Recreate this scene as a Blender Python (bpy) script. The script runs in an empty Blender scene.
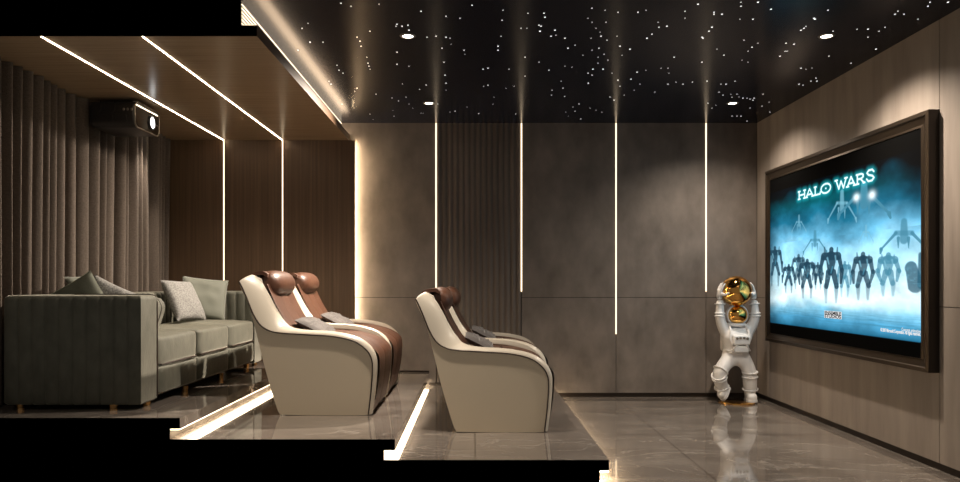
import bpy, bmesh, math, random
import numpy as np
from mathutils import Vector, Matrix, noise
R = random.Random(7)
sc = bpy.context.scene
col = sc.collection
K = 87.0                     # picture units per metre on the rear wall
D = 8.5                      # camera to rear wall
CZ = 114.0 / K               # eye height above the main floor
CUT = D / 1.75               # the room is shown in section, cut at this distance
def X(u): return u / K
def Zv(v): return CZ - v / K
def Ys(s): return D / s
Z0, Z1, Z2, Z3 = 0.0, Zv(101.1), Zv(89.3), Zv(77.1)
ZC = Zv(-160); ZW = Zv(-141)
XR = X(282); XL = X(-312)

# ------------------------------------------------------------------ helpers
def link(o, parent=None):
    col.objects.link(o)
    if parent is not None: o.parent = parent
    return o
def tag(o, label=None, cat=None, group=None, kind=None):
    if label: o['label'] = label
    if cat: o['category'] = cat
    if group: o['group'] = group
    if kind: o['kind'] = kind
    return o
def empty(name, loc, rz=0, label=None, cat=None, group=None):
    o = bpy.data.objects.new(name, None); o.empty_display_size = .1
    link(o); o.location = loc; o.rotation_euler = (0, 0, rz)
    return tag(o, label, cat, group)
def mk(name, bm, mat, parent=None, smooth=True, angle=40, loc=None):
    bmesh.ops.recalc_face_normals(bm, faces=bm.faces)
    me = bpy.data.meshes.new(name); bm.to_mesh(me); bm.free()
    for m in (mat if isinstance(mat, (list, tuple)) else [mat]): me.materials.append(m)
    if smooth:
        me.shade_smooth() if hasattr(me, 'shade_smooth') else None
        try: me.set_sharp_from_angle(angle=math.radians(angle))
        except Exception: pass
    o = bpy.data.objects.new(name, me); link(o, parent)
    if loc: o.location = loc
    return o
def bevel(o, w, seg=3, ang=30):
    b = o.modifiers.new('bevel', 'BEVEL'); b.width = w; b.segments = seg; b.limit_method = 'ANGLE'; b.angle_limit = math.radians(ang)
    b.harden_normals = False
    return o
def box(bm, x0, x1, y0, y1, z0, z1, mi=0, M=None):
    vs = [bm.verts.new(Vector(p)) for p in ((x0,y0,z0),(x1,y0,z0),(x1,y1,z0),(x0,y1,z0),(x0,y0,z1),(x1,y0,z1),(x1,y1,z1),(x0,y1,z1))]
    if M:
        for v in vs: v.co = M @ v.co
    fs = []
    for q in ((0,3,2,1),(4,5,6,7),(0,1,5,4),(1,2,6,5),(2,3,7,6),(3,0,4,7)):
        f = bm.faces.new([vs[i] for i in q]); f.material_index = mi; fs.append(f)
    return fs
def prism(bm, pts, y0, y1, axis='y', mi=0):
    """polygon pts (a,b) extruded along axis"""
    def P(a, b, t):
        return {'y': (a, t, b), 'z': (a, b, t), 'x': (t, a, b)}[axis]
    A = [bm.verts.new(P(a, b, y0)) for a, b in pts]; B = [bm.verts.new(P(a, b, y1)) for a, b in pts]
    n = len(pts); fs = [bm.faces.new(A), bm.faces.new(B[::-1])]
    for i in range(n): fs.append(bm.faces.new([A[i], B[i], B[(i+1) % n], A[(i+1) % n]]))
    for f in fs: f.material_index = mi
    return fs
def tube(bm, pts, r, seg=8, closed=False, cap=True):
    pts = [Vector(p) for p in pts]; n = len(pts); rings = []
    up = None
    for i, p in enumerate(pts):
        a = pts[i-1] if (i > 0 or closed) else p; b = pts[(i+1) % n] if (i < n-1 or closed) else p
        d = (b - a).normalized()
        if up is None:
            up = Vector((0,0,1)) if abs(d.z) < .9 else Vector((1,0,0))
        s = d.cross(up).normalized(); up = s.cross(d).normalized()
        rr = r[i] if isinstance(r, (list, tuple)) else r
        rings.append([bm.verts.new(p + (s*math.cos(t)+up*math.sin(t))*rr) for t in [2*math.pi*k/seg for k in range(seg)]])
    for i in range(n if closed else n-1):
        A, B = rings[i], rings[(i+1) % n]
        for k in range(seg): bm.faces.new([A[k], A[(k+1) % seg], B[(k+1) % seg], B[k]])
    if cap and not closed:
        bm.faces.new(rings[0][::-1]); bm.faces.new(rings[-1])
def lathe(bm, prof, seg=32, M=None):
    rings = []
    for r, z in prof:
        if r < 1e-6: rings.append([bm.verts.new((0, 0, z))])
        else: rings.append([bm.verts.new((r*math.cos(2*math.pi*k/seg), r*math.sin(2*math.pi*k/seg), z)) for k in range(seg)])
    if M:
        for rg in rings:
            for v in rg: v.co = M @ v.co
    for A, B in zip(rings, rings[1:]):
        for k in range(seg):
            k2 = (k+1) % seg
            if len(A) == 1 and len(B) == 1: continue
            if len(A) == 1: bm.faces.new([A[0], B[k], B[k2]])
            elif len(B) == 1: bm.faces.new([A[k], A[k2], B[0]])
            else: bm.faces.new([A[k], A[k2], B[k2], B[k]])
def ellipsoid(bm, c, r, seg=24, rings=14, e=1.0, M=None):
    """superellipsoid"""
    def sp(v, p): return math.copysign(abs(v)**p, v)
    vs = []
    for i in range(rings+1):
        ph = -math.pi/2 + math.pi*i/rings
        if i in (0, rings): vs.append([bm.verts.new((c[0], c[1], c[2]+math.copysign(r[2], ph)))])
        else: vs.append([bm.verts.new((c[0]+r[0]*sp(math.cos(ph), e)*sp(math.cos(t), e), c[1]+r[1]*sp(math.cos(ph), e)*sp(math.sin(t), e), c[2]+r[2]*sp(math.sin(ph), e))) for t in [2*math.pi*k/seg for k in range(seg)]])
    if M:
        for rg in vs:
            for v in rg: v.co = M @ v.co
    for A, B in zip(vs, vs[1:]):
        for k in range(seg):
            k2 = (k+1) % seg
            if len(A) == 1: bm.faces.new([A[0], B[k], B[k2]])
            elif len(B) == 1: bm.faces.new([A[k], A[k2], B[0]])
            else: bm.faces.new([A[k], A[k2], B[k2], B[k]])
def spline(pts, n=6):
    P = [Vector(p).to_3d() if len(p) == 3 else Vector((p[0], p[1], 0)) for p in pts]; out = []
    for i in range(len(P)-1):
        p0 = P[max(i-1, 0)]; p1 = P[i]; p2 = P[i+1]; p3 = P[min(i+2, len(P)-1)]
        for k in range(n):
            t = k/n
            q = .5*((2*p1)+(p2-p0)*t+(2*p0-5*p1+4*p2-p3)*t*t+(3*p1-p0-3*p2+p3)*t**3)
            out.append((q.x, q.y) if len(pts[0]) == 2 else tuple(q))
    q = P[-1]; out.append((q.x, q.y) if len(pts[0]) == 2 else tuple(q))
    return out

# ------------------------------------------------------------------ materials
def mat(name, color, rough=.5, metal=0, coat=0, coat_rough=.05, sheen=0, spec=.5, bump=None, var=None, emit=None, estr=0, sheen_tint=None):
    """bump=(scale3, strength, detail); var=(scale3, colour2, lo, hi)"""
    m = bpy.data.materials.new(name); m.use_nodes = True
    nt = m.node_tree; b = nt.nodes['Principled BSDF']
    b.inputs['Base Color'].default_value = (*color, 1); b.inputs['Roughness'].default_value = rough
    b.inputs['Metallic'].default_value = metal; b.inputs['Specular IOR Level'].default_value = spec
    b.inputs['Coat Weight'].default_value = coat; b.inputs['Coat Roughness'].default_value = coat_rough
    b.inputs['Sheen Weight'].default_value = sheen
    if sheen: b.inputs['Sheen Roughness'].default_value = .3 if sheen >= 1 else .4
    if sheen_tint: b.inputs['Sheen Tint'].default_value = (*sheen_tint, 1)
    if emit: b.inputs['Emission Color'].default_value = (*emit, 1); b.inputs['Emission Strength'].default_value = estr
    def tex(scale, detail):
        tc = nt.nodes.new('ShaderNodeTexCoord'); mp = nt.nodes.new('ShaderNodeMapping'); mp.inputs['Scale'].default_value = scale
        nt.links.new(tc.outputs['Object'], mp.inputs['Vector'])
        n = nt.nodes.new('ShaderNodeTexNoise'); n.inputs['Detail'].default_value = detail; n.inputs['Scale'].default_value = 1
        nt.links.new(mp.outputs['Vector'], n.inputs['Vector']); return n
    if var:
        n = tex(var[0], 5); r = nt.nodes.new('ShaderNodeValToRGB')
        r.color_ramp.elements[0].position = var[2]; r.color_ramp.elements[1].position = var[3]
        r.color_ramp.elements[0].color = (*color, 1); r.color_ramp.elements[1].color = (*var[1], 1)
        nt.links.new(n.outputs['Fac'], r.inputs['Fac']); nt.links.new(r.outputs['Color'], b.inputs['Base Color'])
    if bump:
        n = tex(bump[0], bump[2]); bp = nt.nodes.new('ShaderNodeBump'); bp.inputs['Strength'].default_value = bump[1]; bp.inputs['Distance'].default_value = .01
        nt.links.new(n.outputs['Fac'], bp.inputs['Height']); nt.links.new(bp.outputs['Normal'], b.inputs['Normal'])
    return m
def srgb(r, g, b): return tuple(((c/255)/12.92 if c/255 <= .04045 else ((c/255+.055)/1.055)**2.4) for c in (r, g, b))

M_cut = mat('section_black', (0, 0, 0), 1, spec=0)
M_plaster = mat('concrete_panel', (.140, .119, .103), .5, var=((5, 5, 3), (.25, .217, .190), .28, .75), bump=((30, 30, 18), .12, 6))
M_flute = mat('fluted_panel', (.115, .094, .078), .5, bump=((60, 60, 8), .1, 3), var=((2, 2, .8), (.165, .138, .115), .35, .7))
M_stone_wall = mat('right_panel', (.235, .20, .172), .5, var=((6, 6, .9), (.36, .31, .268), .3, .72), bump=((50, 60, 6), .1, 4))
M_wood = mat('wood_panel', (.10, .060, .034), .42, var=((38, 38, .7), (.155, .096, .056), .3, .7), bump=((160, 160, 1.5), .15, 3))
M_woodceil = mat('wood_ceiling', (.36, .25, .15), .27, var=((1.2, 50, 1), (.47, .335, .21), .3, .7), spec=.5)
M_lip = mat('wood_lip', (.10, .06, .034), .4)
M_ceil = mat('dark_ceiling', (.0095, .0112, .0205), .22, spec=.13)
M_gap = mat('shadow_gap', (.012, .010, .008), .6)
M_baseb = mat('bronze_baseboard', (.035, .026, .02), .3, metal=.6)
M_ivory = mat('ivory_leather', (.58, .53, .44), .38, coat=.25, coat_rough=.2, bump=((90, 300, 140), .05, 3))
M_shell = mat('ivory_gloss_shell', (.74, .65, .50), .30, coat=.5, coat_rough=.12)
M_brown = mat('brown_leather', (.070, .028, .015), .42, bump=((120, 120, 120), .18, 4), var=((9, 9, 9), (.100, .042, .023), .3, .7))
M_pipe = mat('dark_piping', (.03, .016, .010), .5)
M_greyc = mat('grey_cushion_fabric', (.085, .076, .072), .8, sheen=.3, bump=((150, 150, 150), .25, 3))
M_velvet = mat('sage_velvet', (.075, .076, .058), .75, sheen=1, sheen_tint=(1, .97, .82), bump=((70, 70, 25), .12, 4), var=((14, 14, 8), (.118, .118, .092), .3, .75))
M_velvetd = mat('sage_velvet_dark', (.055, .060, .043), .8, sheen=.12, sheen_tint=(.5, .6, .4), bump=((70, 70, 25), .12, 4), var=((5, 5, 3), (.08, .085, .062), .3, .75))
M_speck = mat('speckled_fabric', (.12, .12, .115), .8, sheen=.2, bump=((120, 120, 120), .6, 2), var=((85, 85, 85), (.26, .255, .24), .36, .60))
M_pgreen = mat('pale_green_velvet', (.13, .138, .11), .7, sheen=.5, bump=((60, 130, 62), .1, 4))
M_brass = mat('brass', (.75, .42, .16), .25, metal=1)
M_gold = mat('gold_mirror', (.92, .50, .13), .07, metal=1)
M_white = mat('white_resin', (.88, .87, .86), .35, coat=.3, bump=((25, 25, 25), .25, 4))
M_black = mat('black_plastic', (.014, .013, .013), .35)
M_blackg = mat('black_glass', (.006, .006, .006), .06, coat=1)
M_rim = mat('satin_grey_rim', (.25, .22, .18), .3, metal=.8)
M_frame = mat('bronze_frame', (.075, .056, .040), .36, metal=.9)
M_dframe = mat('dark_bronze', (.03, .022, .017), .4, metal=.4)
M_curtain = mat('taupe_curtain', (.072, .054, .041), .85, sheen=.15, bump=((160, 160, 160), .35, 2), var=((60, 60, 90), (.112, .086, .066), .3, .7))
WARM = (1.0, .80, .56)
def emis(name, c, s, cam=None):
    m = bpy.data.materials.new(name); m.use_nodes = True; nt = m.node_tree
    nt.nodes.remove(nt.nodes['Principled BSDF']); e = nt.nodes.new('ShaderNodeEmission')
    e.inputs['Color'].default_value = (*c, 1); e.inputs['Strength'].default_value = s
    nt.links.new(e.outputs[0], nt.nodes['Material Output'].inputs['Surface']); return m
E_strip = emis('led_wall', (1, .78, .53), 2.6)
E_ceil = emis('led_ceiling', (1, .80, .57), 30)
E_step = emis('led_step', (1, .80, .55), 11)
E_steplow = emis('led_step_low', (1, .78, .50), 55)
E_cove = emis('led_cove', (1, .80, .56), 2.6)
E_coveup = emis('led_cove_up', (1, .72, .47), 8)
E_edge = emis('led_edge', (1, .76, .48), 70)
E_down = emis('downlight_lens', (1, .93, .82), 14)
E_star = emis('star_points', (1, .98, .95), 2.0)
E_lens = emis('projector_beam', (1, 1, 1), 5)

def marble():
    m = bpy.data.materials.new('polished_marble'); m.use_nodes = True; nt = m.node_tree; N = nt.nodes; L = nt.links
    b = N['Principled BSDF']; b.inputs['Roughness'].default_value = .07; b.inputs['Specular IOR Level'].default_value = .75
    b.inputs['Coat Weight'].default_value = .4; b.inputs['Coat Roughness'].default_value = .03
    tc = N.new('ShaderNodeTexCoord')
    mp = N.new('ShaderNodeMapping'); mp.inputs['Scale'].default_value = (1.0, 2.6, 1.5); mp.inputs['Rotation'].default_value = (0, 0, .35)
    L.new(tc.outputs['Object'], mp.inputs['Vector'])
    n1 = N.new('ShaderNodeTexNoise'); n1.inputs['Scale'].default_value = 1.3; n1.inputs['Detail'].default_value = 7; n1.inputs['Distortion'].default_value = .8
    L.new(mp.outputs[0], n1.inputs['Vector'])
    r1 = N.new('ShaderNodeValToRGB'); r1.color_ramp.elements[0].position = .3; r1.color_ramp.elements[1].position = .72
    r1.color_ramp.elements[0].color = (.14, .118, .102, 1); r1.color_ramp.elements[1].color = (.25, .22, .192, 1)
    L.new(n1.outputs['Fac'], r1.inputs['Fac'])
    n2 = N.new('ShaderNodeTexNoise'); n2.inputs['Scale'].default_value = 1.1; n2.inputs['Detail'].default_value = 9; n2.inputs['Distortion'].default_value = 1.6
    L.new(mp.outputs[0], n2.inputs['Vector'])
    s = N.new('ShaderNodeMath'); s.operation = 'SUBTRACT'; s.inputs[1].default_value = .5; L.new(n2.outputs['Fac'], s.inputs[0])
    a = N.new('ShaderNodeMath'); a.operation = 'ABSOLUTE'; L.new(s.outputs[0], a.inputs[0])
    r2 = N.new('ShaderNodeValToRGB'); r2.color_ramp.elements[0].position = 0; r2.color_ramp.elements[0].color = (.7, .7, .7, 1)
    r2.color_ramp.elements[1].position = .012; r2.color_ramp.elements[1].color = (0, 0, 0, 1); L.new(a.outputs[0], r2.inputs['Fac'])
    mx = N.new('ShaderNodeMix'); mx.data_type = 'RGBA'; L.new(r2.outputs['Color'], mx.inputs['Factor']); L.new(r1.outputs['Color'], mx.inputs[6]); mx.inputs[7].default_value = (.38, .34, .30, 1)
    br = N.new('ShaderNodeTexBrick'); br.offset = 0; br.inputs['Scale'].default_value = 1; br.inputs['Brick Width'].default_value = 1.6; br.inputs['Row Height'].default_value = 1.6
    br.inputs['Mortar Size'].default_value = .004; br.inputs['Mortar Smooth'].default_value = 0
    L.new(tc.outputs['Object'], br.inputs['Vector'])
    m2 = N.new('ShaderNodeMix'); m2.data_type = 'RGBA'; L.new(br.outputs['Fac'], m2.inputs['Factor']); L.new(mx.outputs[2], m2.inputs[6]); m2.inputs[7].default_value = (.04, .032, .026, 1)
    L.new(m2.outputs[2], b.inputs['Base Color'])
    return m
M_marble = marble()

# ------------------------------------------------------------------ room shell
def front_black(bm, y, idx=1):
    for f in bm.faces:
        c = f.calc_center_median()
        if abs(c.y - y) < 1e-4: f.material_index = idx
def struct(name, bm, m, **k):
    o = mk(name, bm, m, smooth=False, **k); tag(o, kind='structure'); return o
YF = 4.70
bm = bmesh.new(); box(bm, XL-.2, XR+.2, YF, D+.2, -.25, 0); front_black(bm, YF); struct('floor', bm, [M_marble, M_cut])
TH = .066
def step(name, zt, zb, un, ur):
    """solid marble platform with an overhanging nosing; the front end is the black section face"""
    bm = bmesh.new()
    nz = zt - 6.4/K
    pts = [(XL, zb), (X(ur), zb), (X(ur), nz), (X(un), nz), (X(un), zt), (XL, zt)]
    prism(bm, pts, CUT, D)
    front_black(bm, CUT)
    return struct(name, bm, [M_marble, M_cut])
step('floor_low_platform', Z1, Z0, 76.6, 71.4)
step('floor_middle_platform', Z2, Z1, -45.7, -52)
step('floor_high_platform', Z3, Z2, -168.6, -174.3)
# rear wall: concrete panels with thin dark joints
bm = bmesh.new(); box(bm, XL-.2, XR+.2, D+.02, D+.2, -.2, ZC+.3); struct('wall_rear', bm, M_gap)
def panel_mesh(rects, y0, y1, g=.003):
    bm = bmesh.new()
    for (u0, u1, z0, z1) in rects: box(bm, X(u0)+g, X(u1)-g, y0, y1, z0+g, z1-g)
    return bm
zj = Zv(14.5); zb = Zv(110)
led_us = [-39, 46.5, 141, 231]
rects = []
cols = [(-133.5, -39), (46.5, 141), (141, 231), (231, 282)]
for (a, b) in cols:
    rects += [(a, b, .045, zj), (a, b, zj, ZC+.02)]
struct('wall_rear_panels', panel_mesh(rects, D, D+.03), M_plaster)
bm = bmesh.new(); box(bm, XL, XR, D-.004+.012, D+.03, 0, .05); struct('baseboard_rear', bm, M_baseb)
# fluted part of the rear wall
bm = bmesh.new(); n = 15; pts = []
x0, x1 = X(-39), X(46.5); w = (x1-x0)/n
for i in range(n):
    for k in range(9):
        t = k/8; pts.append((x0+(i+.06+.88*t)*w, D+.012-.014*math.sin(math.pi*t)**.7 if 0 < t < 1 else D+.013))
pts += [(x1, D+.03), (x0, D+.03)]
prism(bm, pts, .045, ZC+.02, axis='z'); o = mk('wall_rear_fluted_panel', bm, M_flute, smooth=True, angle=50); tag(o, kind='structure')
# timber part of the rear wall, standing proud of the concrete
wy = D-.11
bm = panel_mesh([(-306, -248.8, Z3, ZW), (-247.2, -190.8, Z3, ZW), (-189.2, -122.0, Z3, ZW)], wy, D, g=.0)
box(bm, X(-122.1), X(-118.6), wy, wy+.02, Z2, ZW)
box(bm, X(-190.5)-.03, X(-122.5), wy, D, Z2, Z3)
struct('wall_rear_timber', bm, M_wood)
bm = bmesh.new(); box(bm, X(-249.2), X(-246.8), wy+.01, D, Z3, ZW); box(bm, X(-191.2), X(-188.8), wy+.01, D, Z3, ZW); struct('trim_1', bm, M_gap)
for (a, b, z) in ((-168, -52, Z2), (-46, 76, Z1)):
    pass
bm = bmesh.new(); box(bm, X(-168.6), X(-45.7), D-.006, D, Z2, Z2+.02); struct('baseboard_rear_middle', bm, M_baseb)
bm = bmesh.new(); box(bm, X(-45.7), X(76.6), D-.014, D, Z1, Z1+.02); struct('baseboard_rear_low', bm, M_baseb)
# right wall
bm = bmesh.new(); box(bm, XR+.025, XR+.2, YF, D+.2, -.2, ZC+.3); front_black(bm, YF); struct('wall_right', bm, [M_gap, M_cut])
bm = bmesh.new(); g = .003
for (ya, yb) in ((Ys(1.0), Ys(1.046)), (Ys(1.046), Ys(1.647)), (Ys(1.647), YF)):
    for (za, zb_) in ((.05, zj), (zj, ZC+.02)): box(bm, XR, XR+.04, yb+g, ya-g, za+g, zb_-g)
struct('wall_right_panels', bm, M_stone_wall)
bm = bmesh.new(); box(bm, XR+.015, XR+.04, YF, D, 0, .05); struct('baseboard_right', bm, M_baseb)
# left wall behind the curtain
bm = bmesh.new(); box(bm, XL-.2, XL, CUT, D+.2, -.2, ZC+.3); front_black(bm, CUT); struct('wall_left', bm, [M_plaster, M_cut])
# starry ceiling
bm = bmesh.new(); box(bm, X(-133.7), XR+.2, YF, D+.2, ZC, ZC+.25); front_black(bm, YF); box(bm, XL-.2, X(-133.7), CUT, D+.2, ZC, ZC+.6); front_black(bm, CUT); struct('ceiling', bm, [M_ceil, M_cut])
# dropped timber ceiling, section face black, lip along its right side
zl = Zv(-147.4)
bm = bmesh.new()
pts = [(XL, ZW), (X(-124.6), ZW), (X(-124.6), zl), (X(-133.7), zl), (X(-133.7), ZC-.001), (XL, ZC-.001)]
prism(bm, pts, CUT, D)
for f in bm.faces:
    c = f.calc_center_median(); nrm = f.normal
f_ = list(bm.faces)
front_black(bm, CUT)
for f in bm.faces:
    c = f.calc_center_median()
    if f.material_index == 0 and c.x > X(-134) and abs(c.y-(CUT+D)/2) < .01 and c.z > ZW+.001: f.material_index = 2
struct('ceiling_timber_drop', bm, [M_woodceil, M_cut, M_lip])

# ------------------------------------------------------------------ LED strips
def strip(name, x0, x1, y0, y1, z0, z1, em, label, cat='light strip', group=None, housing=None):
    bm = bmesh.new(); box(bm, x0, x1, y0, y1, z0, z1)
    o = mk(name, bm, em, smooth=False); tag(o, label, cat, group); return o
hw = .006
for u, v, lab in ((led_us[0], 6, 'vertical light line on the left edge of the fluted wall panel'), (led_us[1], 8.5, 'vertical light line on the right edge of the fluted wall panel'),
               (led_us[2], 51, 'longest vertical light line, reaching below the wall joint between concrete panels'), (led_us[3], 8.5, 'vertical light line on concrete wall nearest the astronaut statue')):
    strip('light_strip', X(u)-hw, X(u)+hw, D-.006, D+.012, Zv(v), ZC-.002, E_strip, lab, group='vertical light lines on the rear wall')
for u, lab in ((-248, 'vertical light line in the timber wall nearest the curtain'), (-190, 'vertical light line in the timber wall behind the rear recliners')):
    strip('light_strip', X(u)-hw*.8, X(u)+hw*.8, wy-.003, wy+.009, Z3+.002, ZW-.002, E_strip, lab, group='vertical light lines on the rear wall')
for u, lab in ((-248, 'ceiling light line nearest the curtain, running over the sofa'), (-190, 'ceiling light line between the sofa line and the star ceiling')):
    strip('light_strip', X(u)-.0028, X(u)+.0028, CUT+.002, wy-.004, ZW-.003, ZW+.006, E_ceil, lab, group='light lines in the timber ceiling')
strip('light_strip', X(-121.9), X(-121.9)+.012, D-.065, D-.035, Z2+.001, ZW, E_edge, 'hidden vertical light behind the timber wall edge, washing the concrete wall')
for un, ur, zt, lab in ((76.6, 71.4, Z1, 'step light under the edge of the lowest platform'), (-45.7, -52, Z2, 'step light under the edge of the middle platform behind the front recliners'), (-168.6, -174.3, Z3, 'step light under the edge of the sofa platform')):
    zz = zt - 6.4/K
    strip('step_light', X(ur)+.003, X(un)-.004, CUT+.001, D-.02, zz-.005, zz-.0005, E_steplow if ur > 0 else E_step, lab, group='step lights under the platform edges')
# cove light: an aluminium back with glowing ribs
cv = empty('cove_light', (X(-133.7), CUT, zl), label='cove light of parallel glowing ribs beside the star ceiling', cat='light strip')
bm = bmesh.new(); box(bm, .01, X(-125.5)-X(-133.7), .01, D-CUT-.02, .0005, .004); mk('uplight_strip', bm, E_coveup, cv, smooth=False)
for k in range(6):
    z = .008 + k*.025
    bm = bmesh.new(); box(bm, .001, .007, .002, D-CUT-.012, z, z+.007)
    mk('light_rib', bm, E_cove, cv, smooth=False)
bm = bmesh.new(); box(bm, .0005, .003, .002, D-CUT-.012, .002, ZC-zl-.004); mk('back_plate', bm, M_dframe, cv, smooth=False)

# ------------------------------------------------------------------ downlights
def downlight(u, s, z, lab, power, ang=62, down=None, col_=(1, .85, .70), blend=1.0):
    t = empty('downlight', (X(u), Ys(s), z), label=lab, cat='ceiling light', group='recessed downlights')
    bm = bmesh.new(); lathe(bm, [(.040, -.001), (.040, -.006), (.056, -.006), (.060, -.001)], 32); mk('trim_ring', bm, M_rim, t)
    bm = bmesh.new(); lathe(bm, [(0, -.0022), (.040, -.0022)], 32); mk('lens', bm, E_down, t)
    ld = bpy.data.lights.new('downlight_beam', 'SPOT'); ld.energy = power; ld.spot_size = math.radians(ang); ld.spot_blend = blend
    ld.color = col_; ld.shadow_soft_size = .035
    lo = bpy.data.objects.new('downlight_beam', ld); link(lo); lo.location = (X(u), Ys(s), z-.02)
    if down: lo.rotation_euler = (Vector(down)-lo.location).to_track_quat('-Z', 'Y').to_euler()
downlight(-43.5, 1.545, ZC, 'downlight in the star ceiling above the front recliners, near the cut edge', 330, 120, down=(-1.3, 6.2, 0))
downlight(-41, 1.125, ZC, 'downlight in the star ceiling close to the left light line of the rear wall', 1150, 100, down=(-2.5, 6.2, .9))
downlight(229, 1.125, ZC, 'downlight in the star ceiling above the astronaut statue', 170, 140)
downlight(227.5, 1.545, ZC, 'downlight in the star ceiling near the screen wall, towards the viewer', 310, 135)
downlight(-284, 1.132, ZW, 'small added downlight in the timber ceiling, unseen behind the projector', 130, 62)  # extra lamp, added out of view to make the bright patch on the curtain

# star points
px = [(341,3),(351,6),(370,31),(379,4),(308,23),(302,28),(310,42),(323,42),(357,37),(360,41),(361,46),(367,57),(368,63),(369,66),(370,69),(298,50),(337,65),(339,70),(343,73),(329,81),(331,84),(355,91),(357,88),(376,94),(342,104),(370,114),(373,119),
(397,24),(402,26),(408,25),(409,30),(396,26),(421,11),(427,37),(436,36),(446,16),(397,52),(397,64),(409,66),(442,48),(451,44),(446,37),(444,62),(445,75),(446,83),(446,90),(450,38),(464,50),(465,54),(406,97),(409,104),(413,108),(393,110),(394,116),(421,113),(423,113),(450,112),(455,111),(467,107),(460,18),(472,5),(483,69),(488,68),(488,85),(503,10),(502,20),(501,36),(498,46),(498,50),(494,97),(493,104),(506,88),(514,86),(509,69),(525,57),(521,28),(527,28),(525,76),(528,13),(539,25),(540,31),(541,26),(544,13),(545,17),(551,36),(556,35),(555,30),(565,38),(568,48),(549,70),(539,62),(552,90),(561,81),(563,88),(565,66),(572,67),(575,45),(583,55),(592,8),(588,18),(592,22),(596,28),(591,38),(592,50),(600,32),(601,36),(599,48),(605,10),(606,22),(604,54),(608,60),(598,63),(593,69),(603,69),(588,73),(592,75),(612,73),(598,57),(607,40),(618,12),(620,46),(622,55),(617,36),(630,49),(638,12),(646,10),(652,34),(658,22),(659,27),(647,38),(667,26),(674,57),(661,68),(668,68),(669,73),(668,84),(676,82),(683,84),(685,11),(685,18),(698,4),(703,38),(702,62),(707,81),(708,103),(579,104),(573,107),(575,111),(566,112),(568,116),(590,108),(596,110),(602,112),(610,97),(614,100),(620,86),(618,80),(631,79),(637,72),(640,84),(624,95),(646,70),(634,90),(741,2),(741,6),(758,2),(771,9),(714,12),(714,14),(722,14),(740,19),(753,19),(712,27),(709,31),(702,37),(744,40),(758,43),(752,47),(748,51),(786,43),(780,56),(785,51),(787,51),(794,44),(724,55),(717,49),(742,60),(748,62),(801,30),(804,28),(806,26),(814,18),(815,19),(828,10),(833,31),(829,56),(812,68),(806,69),(801,68),(816,78),(811,81),(799,84),(803,85),(817,81),(868,29),(868,37),(857,29),(879,31),(885,27),(895,14),(898,11),(904,14),(918,19),(876,49),(851,63),(930,2),(928,6),(948,2),(721,84),(726,84),(735,81),(719,92),(723,95),(731,94),(732,97),(737,94),(739,97),(743,98),(747,98),(750,99),(753,100),(763,94),(750,108),(732,116),(737,116),(741,116),(716,105),(712,108),(769,102),(762,106),(754,98),(770,112),(747,121)]
bm = bmesh.new()
for _ in range(15): px.append((R.uniform(380, 700), R.uniform(80, 121)))
for (x, y) in px:
    s = (283-y)/160.0
    c = Vector((X((x-475)/s), Ys(s), ZC-.0015)); r = (.0032+R.random()*.0036)
    vs = [bm.verts.new(c+Vector((r*math.cos(a), r*math.sin(a)*1.5, 0))) for a in [k*math.pi/3 for k in range(6)]]
    vt = bm.verts.new(c+Vector((0, 0, -.002)))
    for k in range(6): bm.faces.new([vs[k], vs[(k+1) % 6], vt])
o = mk('star_lights', bm, E_star, smooth=False); tag(o, 'tiny white fibre light points scattered over the black ceiling like stars', 'star lights', kind='stuff')

# ------------------------------------------------------------------ curtain
bm = bmesh.new()
ys = []; y = CUT+.01
nC = 900; rows = 10; L_ = wy-.01-CUT-.01
folds = []; y = 0
while y < L_:
    w = R.uniform(.09, .21)
    if y > L_-.23: w = L_-y+.001
    folds.append((y, w, R.uniform(.6, 1.0), R.uniform(-.3, .3))); y += w
def fold(t, zf):
    for (a, w, am, sk) in folds:
        if a <= t < a+w:
            q = (t-a)/w; q = q+sk*q*(1-q)
            d = am*(max(0, math.sin(math.pi*min(1, q/.72)))**.6 if q < .72 else 0)
            return d*(.86+.14*zf) + .07*am*math.sin(2*math.pi*q*2+a*9)*(.4+.6*(1-zf))
    return 0
grid = []
for i in range(nC+1):
    t = L_*i/nC; c = []
    for j in range(rows+1):
        zf = j/rows
        x = X(-305.5) + .14*fold(t, zf) + .006*math.sin(t*3+zf*2)
        c.append(bm.verts.new((x, CUT+.01+t+.012*math.sin(zf*2.5+t*5), Z3+.012+(ZW-Z3-.014)*zf)))
    grid.append(c)
for i in range(nC):
    for j in range(rows): bm.faces.new([grid[i][j], grid[i+1][j], grid[i+1][j+1], grid[i][j+1]])
o = mk('curtain', bm, M_curtain, angle=60); tag(o, 'floor length taupe curtain in deep folds along the left side behind the sofa', 'curtain')

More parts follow.
